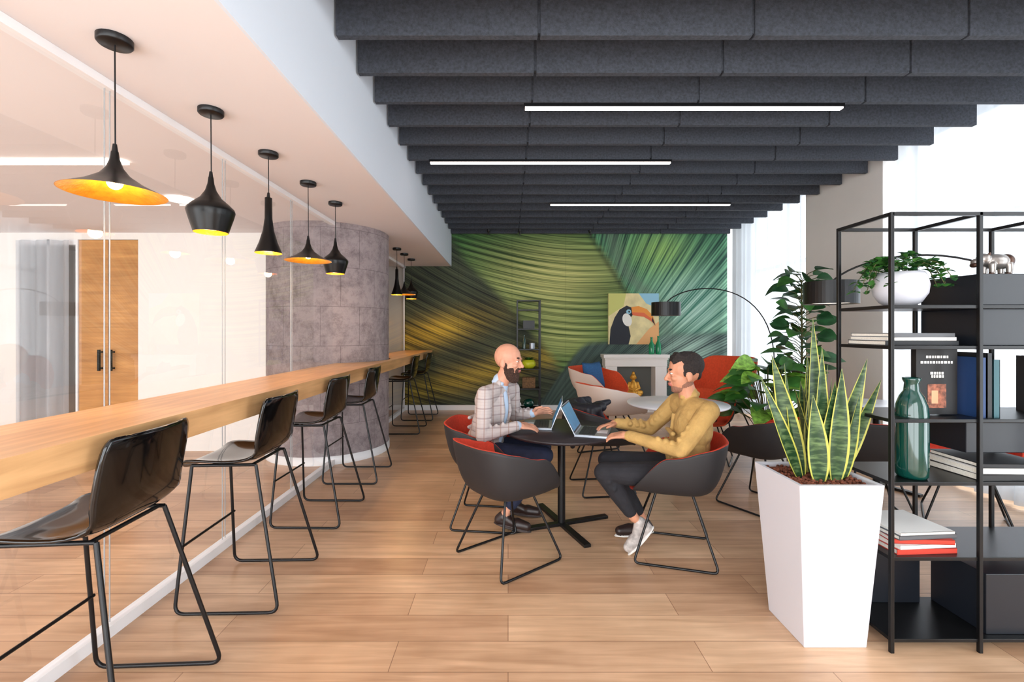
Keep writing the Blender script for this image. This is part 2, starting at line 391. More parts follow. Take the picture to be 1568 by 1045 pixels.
    V=np.stack([X,np.full_like(X,YB),Z],-1).reshape(-1,3)
    idx=np.arange(nx*nz).reshape(nz,nx)
    F=np.stack([idx[:-1,:-1],idx[:-1,1:],idx[1:,1:],idx[1:,:-1]],-1).reshape(-1,4)
    me.vertices.add(len(V)); me.vertices.foreach_set('co',V.ravel())
    me.loops.add(F.size); me.loops.foreach_set('vertex_index',F.ravel().astype(np.int32))
    me.polygons.add(len(F)); me.polygons.foreach_set('loop_start',np.arange(0,F.size,4,dtype=np.int32)); me.polygons.foreach_set('loop_total',np.full(len(F),4,dtype=np.int32))
    me.update(calc_edges=True)
    a=me.color_attributes.new('mural','FLOAT_COLOR','POINT')
    a.data.foreach_set('color',np.concatenate([col.reshape(-1,3),np.ones((nx*nz,1))],1).astype(np.float32).ravel())
    m,nt,bs=newmat('feather_mural'); at=nt.nodes.new('ShaderNodeAttribute'); at.attribute_name='mural'
    nt.links.new(at.outputs['Color'],bs.inputs['Base Color']); bs.inputs['Roughness'].default_value=.75
    me.materials.append(m); ob=bpy.data.objects.new('wall_mural',me); COL.objects.link(ob)
mural()
simple_box('baseboard_back',GX,3.93,YB-.02,YB-.002,0,.09,m_trim)
b=MB()
for y0,y1 in((YF,4.86),(6.10,YB-.02)):
    b.add([(GX,y0,.06),(GX,y1,.06),(GX,y1,ZS-.04),(GX,y0,ZS-.04)],[(0,1,2,3)],0)
b.obj('glass_partition',[m_glass])
b=MB()
for y0,y1 in((YF,4.88),(6.08,YB-.02)):
    b.bb(GX-.025,GX+.025,y0,y1,0,.055); b.bb(GX-.025,GX+.025,y0,y1,ZS-.04,ZS-.001)
for y in(4.87,6.1,YB-.03): b.bb(GX-.012,GX+.012,y-.006,y+.006,.06,ZS-.04)
b.obj('trim_partition_frame',[m_trim])
b=MB()
for y in(1.25,2.12,2.99,3.92,7.1):
    for d in(-.014,.014): b.bb(GX-.003,GX+.003,y+d-.001,y+d+.001,.06,ZS-.04)
b.obj('trim_glass_joints',[M('glass_joint',(150,150,150),.4)])
b=MB(); b.lathe([(.68,0),(.68,ZS)],n=96,mat=0,cap=False); b.lathe([(.69,0),(.69,.09),(.682,.09)],n=96,mat=1,cap=False)
b.obj('concrete_column',[m_conc,m_trim],loc=(-2.13,5.47,0))
# ------------------------------------------------------------------ ceiling baffles
b=MB(); xs=[-1.01,.18,1.43,2.68,3.92]
for k in range(-5,15):
    y=2.68+.385*k
    for i in range(4):
        b.bb(xs[i]+.008,xs[i+1]-.008,y-.022,y+.022,3.14,3.46)
    for x in(.18,1.43,2.68): b.bb(x-.009,x+.009,y-.012,y+.012,3.16,3.46,0)
    for i in range(4):
        for x in(xs[i]+.25,xs[i+1]-.25): b.bb(x-.003,x+.003,y-.003,y+.003,3.46,3.6,0)
b.obj('ceiling_baffles',[m_felt],bevel=.004)
for (x0,x1,y) in((.12,2.54,3.47),(-.79,1.64,4.6),(.56,2.98,6.13)):
    b=MB(); b.bb(x0,x1,y-.024,y+.024,3.115,3.139,1); b.bb(x0+.01,x1-.01,y-.02,y+.02,3.103,3.115,0); b.obj('linear_led_light',[m_led,m_black])
for x,y in((-.33,7.8),(.2,7.8),(1.4,7.85)):
    b=MB(); b.lathe([(.03,0),(.03,-.04),(.012,-.05),(.012,-.09)],n=16); b.obj('ceiling_sensor',[m_black],loc=(x,y-.05,3.14))
# ------------------------------------------------------------------ bar top with notch around column
b=MB()
out=[(-1.35,-1.0),(-1.35,YB-.03),(GX+.03,YB-.03)]
cx,cy,r=-2.13,5.47,.70
a0=math.acos((GX+.03-cx)/r)
for i in range(17):
    a=a0-2*a0*i/16; out.append((cx+r*math.cos(a),cy+r*math.sin(a)))
out.append((GX+.03,-1.0))
n=len(out)
top=[(x,y,1.078) for x,y in out]; bot=[(x,y,.968) for x,y in out]
b.add(top+bot,[tuple(range(n)),tuple(range(2*n-1,n-1,-1))]+[(i,(i+1)%n,(i+1)%n+n,i+n)[::-1] for i in range(n)],0)
b.obj('bar_counter',[m_bar])
# ------------------------------------------------------------------ bar stools
def stool_shell():
    prof=[(.255,.705),(.235,.738),(.18,.748),(.08,.738),(-.03,.735),(-.1,.745),(-.145,.775),(-.17,.83),(-.185,.91),(-.2,1.0),(-.21,1.045),(-.213,1.07)]
    b=MB(); nt=12; vs=[];k=nt+1
    for i,(x,z) in enumerate(prof):
        w=.215
        if i==0: w=.17
        if i==1: w=.2
        if i==len(prof)-1: w=.185
        if i==len(prof)-2: w=.208
        if i in(5,6): w=.205
        for j in range(k):
            t=-1+2*j/nt
            bend=.035*t*t if z>.78 else 0
            cup=.02*t*t*t*t if z<=.78 else 0
            vs.append((x+bend,w*t,z+cup))
    fs=[(i*k+j,i*k+j+1,(i+1)*k+j+1,(i+1)*k+j) for i in range(len(prof)-1) for j in range(nt)]
    b.add(vs,fs,0,True); return b
def stool_frame():
    b=MB()
    for s in(-1,1):
        pts=fillet([(-.12,s*.16,.722),(-.285,s*.265,.012),(.225,s*.265,.012),(.2,s*.17,.722)],.05,5)
        b.tube(pts,.0085,0,8); b.tube([(-.12,s*.16,.722),(.2,s*.17,.722)],.0085,0,8)
    b.tube([(.21,-.235,.33),(.21,.235,.33)],.007); b.tube([(.1,-.165,.722),(.1,.165,.722)],.008); b.tube([(-.1,-.16,.722),(-.1,.16,.722)],.008)
    return b
src=None
for (x,y,rz) in((-1.485,1.66,pi+.05),(-1.44,2.54,pi+.03),(-1.475,3.53,pi-.02),(-1.485,4.47,pi),(-1.485,6.5,pi),(-1.46,7.45,pi)):
    e=empty('bar_stool',(x,y,0),rz)
    if src is None:
        s1=stool_shell().obj('seat_shell',[m_blackgloss],parent=e,sub=1,solid=(.012,0,0)); s2=stool_frame().obj('frame',[m_black],parent=e); src=(s1,s2)
    else: inst('seat_shell',src[0],e); inst('frame',src[1],e)
# ------------------------------------------------------------------ pendants
PR={'wide':[(.012,2.13),(.016,2.10),(.028,2.065),(.05,2.035),(.1,2.0),(.172,1.965)],
    'fat':[(.012,2.225),(.016,2.19),(.026,2.155),(.05,2.115),(.085,2.085),(.108,2.06),(.112,2.045),(.104,2.015),(.08,1.935)],
    'tall':[(.012,2.288),(.022,2.284),(.023,2.15),(.034,2.07),(.055,1.995),(.082,1.925)]}
def pendant(kind,y):
    e=empty('pendant_lamp',(-1.557,y,0)); p=PR[kind]; b=MB()
    b.lathe(p,n=40,mat=0,cap=False)
    inner=[(max(.004,r-.004),z-.003) for r,z in p[1:-1]]+[(p[-1][0]-.002,p[-1][1])]
    b.lathe(inner,n=40,mat=1,cap=False); b.lathe([(p[-1][0],p[-1][1]),(p[-1][0]-.002,p[-1][1])],n=40,mat=1,cap=False)
    b.obj('shade',[m_shade,m_gold],parent=e)
    b=MB(); b.lathe([(.001,ZS-.028),(.055,ZS-.028),(.06,ZS-.022),(.06,ZS-.001)],n=32); b.tube([(0,0,ZS-.02),(.002,0,p[0][1]+.02),(0,0,p[0][1]-.01)],.003,n=6); b.lathe([(.007,p[0][1]+.03),(.011,p[0][1]-.002)],n=12); b.obj('cord',[m_black],parent=e)
    zb=p[-1][1]+.045
    b=MB(); b.ell((0,0,zb),(.027,.027,.03)); b.lathe([(.013,.028),(.013,.055)],c=(0,0,zb),n=12,mat=1); b.obj('bulb',[m_bulb,m_black],parent=e)
    l=bpy.data.lights.new('pendant_glow','POINT'); l.energy=5; l.color=(1,.68,.34); l.shadow_soft_size=.03
    o=bpy.data.objects.new('glow',l); COL.objects.link(o); o.parent=e; o.location=(0,0,zb-.045)
for k,y in(('wide',1.81),('fat',2.395),('tall',2.97),('wide',3.56),('fat',4.12),('tall',6.4),('wide',6.85),('fat',7.35)): pendant(k,y)
for i,(x0,x1,y) in enumerate(((-3.9,-2.6,3.11),(-5.6,-4.3,3.11))):  # second strip is out of view, added to brighten the inner room
    b=MB(); b.bb(x0,x1,y-.03,y+.03,ZS-.02,ZS-.001); b.obj('inner_linear_and_fill_light',[m_led2])
b=MB(); b.lathe([(.001,-.02),(.1,-.02),(.11,-.001)],n=24); b.obj('inner_downlight',[m_led2],loc=(-2.87,4.0,ZS))
# ------------------------------------------------------------------ tub chairs
def tub(back=.31,arm=.23,a=.27,bw=.29,z0=.44):
    b=MB(); nth=56; rr=[0,.12,.25,.38,.5,.56,.62,.68,.74,.8,.86,.92,.96,1]; vs=[]
    for i in range(nth):
        th=2*pi*i/nth-pi; ad=abs(math.degrees(th))
        def ss(p,q,v):
            t=max(0,min(1,(v-p)/(q-p))); return t*t*(3-2*t)
        h=back+(arm-back)*ss(35,95,ad); h*=1-ss(98,150,ad)
        for t in rr:
            if t<=.5: R=.66*t/.5; z=-.012*(1-(t/.5)**2)
            else:
                q=(t-.5)/.5; R=.66+.34*math.sin(q*pi/2)**.9; z=h*(1-math.cos(q*pi/2))-(.025*q*q*ss(130,170,ad))
            sup=1/(abs(math.cos(th))**3.2+abs(math.sin(th))**3.2)**(1/3.2)
            vs.append((-math.cos(th)*a*R*sup-(0.03*(z/.3) if ad<60 else 0),math.sin(th)*bw*R*sup*.96,z0+z))
    k=len(rr); fs=[]
    for i in range(nth):
        j=(i+1)%nth
        for q in range(k-1): fs.append((i*k+q,i*k+q+1,j*k+q+1,j*k+q)[::-1])
    b.add(vs,fs,0,True); return b
def sled(z0=.43,fx=.24,fy=.235):
    b=MB()
    for s in(-1,1):
        b.tube(fillet([(.10,s*.10,z0),(fx,s*fy,.009),(-fx,s*fy,.009),(-.10,s*.10,z0)],.035,4),.0075,0,8)
    b.tube([(.10,-.10,z0-.004),(.10,.10,z0-.004)],.008); b.tube([(-.10,-.10,z0-.004),(-.10,.10,z0-.004)],.008); b.box((0,0,z0-.004),(.22,.2,.012))
    return b
csrc={}
def chair(x,y,ang,inner=None,outer=None,name='tub_chair',scale=1,key='a',**kw):
    e=empty(name,(x,y,0),ang); e.scale=(scale,)*3
    if key not in csrc:
        s1=tub(**kw).obj('shell',[inner or m_red,outer or m_chair],parent=e,merge=True,sub=1,solid=(.014,1,0)); s2=sled().obj('sled_base',[m_black],parent=e); csrc[key]=(s1,s2)
    else: inst('shell',csrc[key][0],e); inst('sled_base',csrc[key][1],e)
    return e
chair(0,2.87,math.atan2(.62,.78))
chair(-.15,3.44,-.12)
chair(1.06,2.94,math.atan2(.28,-.96))
chair(.84,4.12,.1)
chair(2.05,3.72,math.radians(120))
chair(2.80,3.55,math.radians(70))
chair(3.42,3.42,math.radians(-130))
chair(2.2,5.05,math.radians(-120),m_orange,m_chair,key='d')
chair(1.16,5.12,math.radians(20),m_orange,m_beige,'lounge_chair',1.2,'b',back=.26,arm=.2)
chair(1.3,6.5,math.radians(-40),m_orange,m_beige,'lounge_chair',1.3,'b')
chair(2.75,5.95,math.radians(-140),m_orange,m_orange,'armchair',1.35,'c',back=.36,arm=.2)
def cushion(x,y,z,rz,rx,mat,w=.4,t=.12):
    b=MB(); n=12; vs=[]
    for sgn in(1,-1):
        for i in range(n+1):
            for j in range(n+1):
                u=-1+2*i/n; v=-1+2*j/n; hh=((1-u**4)*(1-v**4))**.5; pin=1-.08*(1-abs(u))*abs(v)-.08*(1-abs(v))*abs(u)
                vs.append((sgn*t/2*hh,u*w/2*pin,v*w/2*pin))
    k=n+1; fs=[]
    for s in range(2):
        for i in range(n):
            for j in range(n):
                q=(i*k+j,i*k+j+1,(i+1)*k+j+1,(i+1)*k+j); q=tuple(a+s*k*k for a in q); fs.append(q if s else q[::-1])
    b.add(vs,fs,0,True); o=b.obj('cushion',[mat],loc=(x,y,z),merge=True); o.rotation_euler=(0,rx,rz); return o
cushion(1.22,6.52,.78,math.radians(-50),-.25,M('blue_fabric',(44,92,140),.9,ns=80,na=.2))
# ------------------------------------------------------------------ tables
def roundtable(name,x,y,r,z,mat,leg=m_black,th=.022,foot=.33):
    e=empty(name,(x,y,0)); b=MB()
    b.lathe([(.001,z-th),(r-.012,z-th),(r,z-th+.008),(r,z-.004),(r-.004,z),(.001,z)],n=72); b.obj('top',[mat],parent=e)
    b=MB(); b.lathe([(.028,.02),(.028,z-th)],n=20); b.lathe([(.12,z-th-.012),(.12,z-th)],n=20)
    for k in range(4):
        a=k*pi/2+.35; R=Matrix.Rotation(a,3,'Z'); b.box(R@Vector((foot/2+.02,0,.014)),(foot,.05,.022),0,R)
    b.obj('pedestal',[leg],parent=e,bevel=.003)
roundtable('cafe_table',.39,3.34,.41,.70,m_tabletop,foot=.36)
roundtable('white_round_table',1.6,4.33,.46,.74,m_wtable)
roundtable('white_round_table',3.4,4.22,.42,.74,m_wtable)
def laptop(x,y,z,rz,lean,disp):
    e=empty('laptop',(x,y,z),rz)
    b=MB(); b.box((0,0,.008),(.22,.31,.014),0); b.box((.03,0,.0156),(.11,.27,.002),1); b.box((-.065,0,.0156),(.07,.1,.001),2)
    for i in range(5):
        for j in range(13): b.box((-.015+i*.021,-.125+j*.0208,.0172),(.016,.016,.002),1)
    b.obj('base',[m_brush,m_key,m_trim],parent=e,bevel=.002)
    b=MB(); b.box((0,0,.105),(.006,.31,.21),0); b.box((-.0033,0,.107),(.001,.298,.196),2); b.box((-.0035,0,.109),(.0012,.284,.178),1)
    o=b.obj('lid',[m_brush,disp,m_key],parent=e,bevel=.001); o.location=(.108,0,.014); o.rotation_euler=(0,lean,0)
laptop(.225,3.47,.70,-.12,.38,m_screen)
laptop(.60,3.22,.70,pi-.30,.48,m_screen)
# ------------------------------------------------------------------ organic figures
def organic(name,prims,mats,voxel=.005,smooth=4,parent=None):
    b=MB()
    for p in prims:
        if p[0]=='c':
            _,a,c,r1,r2,mt=p; a=Vector(a);c=Vector(c); d=c-a; L=d.length
            if L<1e-5: continue
            z=d/L; x=z.orthogonal().normalized(); y=z.cross(x); n=16; prof=[]
            for i in range(7): ph=pi/2*i/6; prof.append((r1*math.sin(ph),-r1*math.cos(ph)))
            for i in range(7): ph=pi/2*(1-i/6); prof.append((r2*math.sin(ph),L+r2*math.cos(ph)))
            vs=[];fs=[];k=len(prof)
            for i in range(n):
                an=2*pi*i/n
                for rr,zz in prof: vs.append(a+z*zz+x*(max(rr,1e-5)*math.cos(an))+y*(max(rr,1e-5)*math.sin(an)))
            for i in range(n):
                for q in range(k-1): fs.append((i*k+q,((i+1)%n)*k+q,((i+1)%n)*k+q+1,i*k+q+1))
            b.add(vs,fs,0,True)
        else:
            _,c,R,r,mt=p; b.ell(c,r,0,R,20,14)
    ob=b.obj(name+'_tmp',[])
    m=ob.modifiers.new('r','REMESH'); m.mode='VOXEL'; m.voxel_size=voxel; m.use_smooth_shade=True
    s=ob.modifiers.new('s','SMOOTH'); s.factor=.5; s.iterations=smooth
    dg=bpy.context.evaluated_depsgraph_get(); dg.update()
    me=bpy.data.meshes.new_from_object(ob.evaluated_get(dg)); bpy.data.objects.remove(ob)
    me.name=name; me.materials.clear()
    for mm in mats: me.materials.append(mm)
    nf=len(me.polygons); ce=np.empty(nf*3,dtype=np.float32); me.polygons.foreach_get('center',ce); ce=ce.reshape(-1,3)
    best=np.full(nf,1e9); idx=np.zeros(nf,dtype=np.int32)
    for p in prims:
        if p[0]=='c':
            a=np.array(p[1]);c=np.array(p[2]); d=c-a; t=np.clip(((ce-a)@d)/max(d@d,1e-9),0,1); dist=np.linalg.norm(ce-a-t[:,None]*d,axis=1)-(p[3]+(p[4]-p[3])*t); mt=p[5]
        else:
            R=np.array(p[2]) if p[2] is not None else np.eye(3); q=(ce-np.array(p[1]))@R; r=np.array(p[3]); qr=q/r; k0=np.linalg.norm(qr,axis=1); k1=np.linalg.norm(qr/r,axis=1)+1e-9; dist=k0*(k0-1)/k1; mt=p[4]
        w=dist<best; best[w]=dist[w]; idx[w]=mt
    me.polygons.foreach_set('material_index',idx); me.polygons.foreach_set('use_smooth',np.ones(nf,dtype=bool))
    o=bpy.data.objects.new(name,me); COL.objects.link(o)
    if parent: o.parent=parent
    return o
def frame(f,up=(0,0,1)):
    f=Vector(f).normalized(); s=Vector(up).cross(f).normalized(); u=f.cross(s).normalized()
    return f,s,u,Matrix((f,s,u)).transposed()
def head(P,c,fw,up=(0,0,1),bald=True,sc=1.0):
    f,s,u,R=frame(fw,up); c=Vector(c)
    def q(a,b,d): return c+(f*a+s*b+u*d)*sc
    def E(a,b,d,r,m): P.append(('e',q(a,b,d),R,tuple(v*sc for v in r),m))
    E(-.008,0,.032,(.098,.077,.093),0); E(.028,0,-.03,(.062,.062,.078),0); E(.04,0,-.083,(.046,.046,.034),0 if bald else 10)
    E(.01,0,-.062,(.06,.058,.04),0 if bald else 10)
    P.append(('c',q(.088,0,.012),q(.112,0,-.026),.009*sc,.0125*sc,0))
    for k in(-1,1):
        E(.1,k*.011,-.03,(.01,.008,.007),0); E(.062,k*.036,-.022,(.026,.022,.02),0)
        E(-.012,k*.076,-.012,(.019,.009,.033),0); E(-.006,k*.079,-.034,(.009,.007,.012),0)
        E(.076,k*.030,.010,(.012,.0125,.010),0)
        E(.079,k*.031,.0200,(.0135,.016,.005),0); E(.078,k*.031,-.001,(.0125,.015,.004),0)
        E(.086,k*.032,.033,(.009,.02,.005),4)
    E(.078,0,.03,(.017,.05,.012),0)
    E(.091,0,-.055,(.012,.024,.0055),6); E(.089,0,-.065,(.012,.021,.006),6)
    if bald:
        E(.035,0,-.098,(.060,.055,.042),4); E(.055,0,-.122,(.040,.038,.032),4); E(.086,0,-.045,(.015,.031,.008),4)
        for k in(-1,1): E(.034,k*.050,-.068,(.038,.013,.042),4); E(.006,k*.064,-.035,(.012,.009,.035),4); E(.085,k*.03,-.062,(.011,.009,.018),4)
    else:
        E(-.03,0,.052,(.094,.080,.085),4); E(.0,0,.103,(.08,.065,.03),4)
        for k in(-1,1): E(-.022,k*.068,.036,(.046,.014,.045),4); E(.010,k*.071,.012,(.010,.006,.026),4)
        E(-.078,0,.0,(.022,.052,.045),4); E(.088,0,-.043,(.009,.024,.005),10); E(.06,0,-.1,(.026,.028,.016),10)
        rr=random.Random(4)
        for i in range(34):
            b0=rr.uniform(-.052,.052); a0=rr.uniform(-.03,.068); h=math.sqrt(max(.05,1-(b0/.085)**2-((a0+.02)/.11)**2))*.09+.038
            P.append(('c',q(a0,b0,h),q(a0-.045,b0*1.15+rr.uniform(-.01,.01),h+rr.uniform(-.004,.006)),.012*sc,.008*sc,4))
        for i in range(9):
            b0=-.044+.011*i; P.append(('c',q(.066,b0*.95,.088),q(.036,b0+rr.uniform(-.01,.01),.126),.010*sc,.012*sc,4))
def eyes(c,fw,parent,sc=1.04):
    f,s,u,R=frame(fw); c=Vector(c); b=MB()
    for k in(-1,1):
        q=lambda a,bb,d: c+(f*a+s*bb+u*d)*sc
        b.ell(q(.0815,k*.031,.0095),(.0098*sc,.0128*sc,.0068*sc),0,R); b.ell(q(.0885,k*.031,.0095),(.0038*sc,.0056*sc,.0056*sc),1,R)
    b.obj('eyes',[eyew,iris],parent=parent)
def hand(P,w,fw,dn,th,curl=.35,sc=1.0):
    w=Vector(w); f=Vector(fw).normalized(); t=Vector(th); t=(t-f*t.dot(f)).normalized(); n=Vector(dn); n=(n-f*n.dot(f)-t*n.dot(t)).normalized()
    R=Matrix((f,t,n)).transposed()
    P.append(('e',w+f*.045*sc,R,(.05*sc,.04*sc,.0155*sc),0)); P.append(('c',w-f*.01,w+f*.02,.026*sc,.027*sc,0))
    for off,L,sp in((.032,.074,.14),(.0108,.082,.04),(-.0108,.076,-.06),(-.032,.06,-.18)):
        p=w+f*.082*sc+t*off*sc*.98; d=(f+t*sp).normalized(); a=curl*.5
        P.append(('c',w+f*.04*sc+t*off*.8*sc,p,.0105*sc,.0095*sc,0))
        for k,fr in enumerate((.45,.31,.24)):
            dd=(d*math.cos(a)+n*math.sin(a)); p2=p+dd*(L*fr*sc); P.append(('c',p,p2,(.0092-.0008*k)*sc,(.0086-.001*k)*sc,0)); p=p2; a+=curl
    p=w+f*.022*sc+t*.028*sc; p2=p+(f*.55+t*.75+n*.15).normalized()*.038*sc; p3=p2+(f*.92+t*.35+n*.2).normalized()*.032*sc; p4=p3+(f*1+t*.1+n*.2).normalized()*.022*sc
    P.append(('c',p,p2,.0145*sc,.0115*sc,0)); P.append(('c',p2,p3,.0112*sc,.0095*sc,0)); P.append(('c',p3,p4,.0095*sc,.0078*sc,0))
def shoe(P,ank,toe,m=3,heel=None):
    a=Vector(ank); t=Vector(toe); d=(t-a); f=d.normalized()
    s=f.cross(Vector((0,0,1))); s=s.normalized() if s.length>.1 else Vector((0,1,0)); u=s.cross(f).normalized()
    he=Vector(heel) if heel else a-Vector((0,0,.05))-Vector((f.x,f.y,0))*.04
    P.append(('c',he,t,.038,.032,m)); P.append(('c',he+(t-he)*.65,t,.043,.032,m)); mid=a+(he-a)*.5
    P.append(('c',mid,he+(t-he)*.5,.038,.036,m)); P.append(('c',mid,he,.038,.039,m))
    ps=(t-he).normalized(); nn=ps.cross(s).normalized()
    if nn.z>0: nn=-nn
    P.append(('e',he+(t-he)*.5+nn*.03,Matrix((ps,s,ps.cross(s))).transposed(),((t-he).length*.5+.045,.046,.012),9))
def person(name,pel,che,nb,shR,shL,elR,elL,wrR,wrL,hipR,hipL,knR,knL,anR,anL,tor_f,hc,hf,hands,shoes,mats,bald,jacket=False):
    P=[]; V=Vector
    f,s,u,R=frame(tor_f,(V(nb)-V(pel)))
    pel,che,nb=V(pel),V(che),V(nb); mid=(pel+che)/2
    P+= [('e',pel,R,(.125,.165,.115),2),('e',pel+u*.06,R,(.13,.168,.11),1),('e',mid+u*.02,R,(.122,.155,.16),1),('e',che,R,(.122,.172,.165),1),('e',che+u*.07-f*.01,R,(.108,.178,.11),1)]
    shR,shL=V(shR),V(shL)
    for sh in(shR,shL):
        P.append(('c',nb-u*.035,sh-u*.0,.058,.060,1)); P.append(('c',che+u*.06,sh,.08,.062,1))
    P.append(('c',nb-u*.02,nb+u*.03,.062,.056,1 if not jacket else 5))
    hcv=V(hc); P.append(('c',nb-u*.01,hcv-V((0,0,.055)),.056,.054,0))
    for i,(h,o) in enumerate(((.02,.02),(.09,-.03),(.16,.03))):
        P.append(('c',pel+u*(.06+h)+f*.10+s*(.10+o),pel+u*(.05+h*1.1)+f*.118-s*(.06-o),.016,.012,1)); P.append(('c',pel+u*(.07+h)-f*.10+s*.09,pel+u*(.04+h)-f*.11-s*.07,.018,.014,1))
    if jacket:
        P.append(('e',che+f*.058+u*.02,R,(.072,.05,.17),5)); P.append(('e',mid+f*.062,R,(.066,.04,.14),5))
        for k in(-1,1):
            P.append(('c',nb+s*k*.05+f*.02+u*.012,che+f*.118+s*k*.05,.02,.016,1)); P.append(('c',che+f*.118+s*k*.05,mid+f*.12+s*k*.035,.016,.016,1))
            P.append(('c',nb+s*k*.045-f*.03+u*.02,nb+s*k*.045+f*.04+u*.005,.016,.014,5))
    else:
        for k in(-1,1): P.append(('c',nb+s*k*.04-f*.03+u*.03,nb+s*k*.035+f*.045+u*.01,.018,.016,1))
        P.append(('c',nb-f*.05+u*.03,nb+s*.04-f*.03+u*.03,.018,.018,1)); P.append(('c',nb-f*.05+u*.03,nb-s*.04-f*.03+u*.03,.018,.018,1))
        P.append(('c',che+f*.118+u*.08,mid+f*.122,.009,.009,1))
    for sh,el,wr in((shR,elR,wrR),(shL,elL,wrL)):
        el,wr=V(el),V(wr); P.append(('c',sh,el,.062,.049,1)); P.append(('c',el,wr-(wr-el)*.06,.048,.036,1)); P.append(('c',el+(wr-el)*.5,wr-(wr-el)*.05,.041,.037,1))
        ua=(sh-el).normalized(); fa=(wr-el).normalized(); ax=ua.cross(fa).normalized(); inn=(ua+fa).normalized()
        for q,rr_ in((.05,.013),(.09,.012),(.14,.011)):
            for dv,rb in((ua,.052),(fa,.047)):
                c=el+dv*q; pr=(inn-dv*inn.dot(dv)).normalized(); P.append(('c',c+pr*rb*.55+ax*rb*.7,c+pr*rb*.8-ax*rb*.5+dv*.02,rr_+.006,rr_,1))
        if jacket: P.append(('c',wr-(wr-el)*.08,wr-(wr-el)*.0,.034,.034,5))
        P.append(('c',wr-(wr-el)*.15,wr,.028,.027,0))
    for hp,kn,an in((hipR,knR,anR),(hipL,knL,anL)):
        hp,kn,an=V(hp),V(kn),V(an)
        P.append(('c',pel-u*.03,hp,.1,.092,2)); P.append(('c',hp,kn,.092,.064,2)); P.append(('c',kn,kn+(an-kn)*.45,.063,.057,2)); P.append(('c',kn+(an-kn)*.45,an+(kn-an)*.16,.057,.044,2)); P.append(('c',kn,an,.035,.031,0))
        th=(kn-hp).normalized(); shn=(an-kn).normalized(); ax=th.cross(shn).normalized()
        for q in(.05,.10): P.append(('c',kn+shn*q+ax*.045,kn+shn*(q+.02)-ax*.045-th*.02,.022,.02,2))
    for h in hands: hand(P,*h)
    for h in shoes: shoe(P,*h)
    head(P,hc,hf,bald=bald,sc=1.04)
    o=organic(name,P,mats,.0042,5); eyes(hc,hf,o); return o
skin1=M('skin_fair',(210,152,126),.5,ns=30,na=.06,spec=.4); skin2=M('skin_tan',(202,142,112),.5,ns=30,na=.06,spec=.4)
jack=plaid('plaid_blazer',(190,180,178),(134,116,120),(154,120,106))
navy=M('navy_trousers',(32,40,66),.85,ns=20,na=.2,bump=.5,bs=14,bd=.02); blk=M('black_jeans',(30,30,36),.85,ns=20,na=.2,bump=.5,bs=14,bd=.02)
brown=M('brown_shoe',(44,30,28),.4); beard=M('brown_beard',(70,48,38),.95,ns=120,na=.5,bump=1,bs=160); hair=M('dark_hair',(36,27,24),.7,ns=100,na=.5,bump=1,bs=120)
shirtb=M('light_blue_shirt',(176,196,220),.8); lips=M('lips',(178,104,92),.5); eyew=M('eye_white',(222,216,210),.3); iris=M('iris_dark',(40,28,22),.2)
sole=M('shoe_sole',(60,50,48),.7); solew=M('white_sole',(228,226,222),.6); must=M('mustard_shirt',(184,148,88),.85,ns=16,na=.12,bump=.9,bs=11,bd=.025)
stub=M('stubble_skin',(140,98,80),.8,ns=150,na=.2); sneak=M('grey_sneaker',(180,172,168),.7,ns=40,na=.3)
person('seated_man',(-.17,3.43,.56),(-.115,3.42,.83),(-.06,3.42,1.02),(-.165,3.265,.965),(.03,3.585,.965),(-.175,3.13,.70),(.05,3.64,.745),(.065,3.215,.752),(.185,3.50,.79),
 (-.15,3.34,.515),(-.13,3.53,.515),(.26,3.27,.53),(.27,3.52,.53),(-.02,3.25,.12),(.06,3.50,.11),(.88,-.48,0),(.0,3.405,1.195),(.92,-.36,-.10),
 [((.068,3.217,.75),(.95,.22,-.08),(0,.1,-1),(-.2,1,.3),.28),((.188,3.497,.79),(.95,-.2,.28),(.1,-.5,-.9),(.1,-.7,.7),.3)],
 [((-.02,3.25,.12),(.13,3.22,.042),3,(-.06,3.26,.075)),((.06,3.50,.11),(.22,3.48,.042),3,(.02,3.51,.06))],
 [skin1,jack,navy,brown,beard,shirtb,lips,eyew,iris,sole,beard],True,True)
person('seated_man',(1.15,2.94,.555),(1.185,2.94,.80),(1.165,2.945,.985),(1.15,3.12,.935),(1.215,2.765,.935),(1.0,3.22,.735),(1.03,2.73,.70),(.775,3.27,.762),(.775,2.965,.742),
 (1.12,3.03,.52),(1.12,2.85,.515),(.68,3.13,.535),(.61,2.90,.52),(.93,3.16,.12),(.80,2.90,.235),(-.97,.22,0),(1.135,2.945,1.145),(-.985,.14,-.08),
 [((.775,3.27,.757),(-.98,-.1,-.12),(0,0,-1),(.0,-1,.2),.3),((.775,2.965,.742),(-.86,.5,-.12),(0,0,-1),(.3,.9,.2),.35)],
 [((.93,3.16,.12),(.77,3.15,.042),11,(.97,3.17,.055)),((.80,2.90,.235),(.765,2.905,.045),3,(.875,2.90,.17))],
 [skin2,must,blk,sneak,hair,must,lips,eyew,iris,solew,stub,brown],False,False)
cp=[]; rr=random.Random(2)
for i in range(16):
    a=-1.2+2.4*i/15; cx_,cy_=.84-.28*math.cos(a),4.12+.27*math.sin(a)
    cp.append(('c',(cx_+.03,cy_,.765),(cx_-.03,cy_+.02,.755),.032,.03,0)); cp.append(('c',(cx_-.02,cy_,.75),(cx_-.06+.02*math.sin(i*1.3),cy_+.02*math.sin(i),.47+.05*math.sin(i*1.7)),.03+.006*math.sin(i*2.9),.024,0)); cp.append(('c',(cx_+.02,cy_,.75),(cx_+.10,cy_*.6+4.12*.4,.60),.03,.035,0))
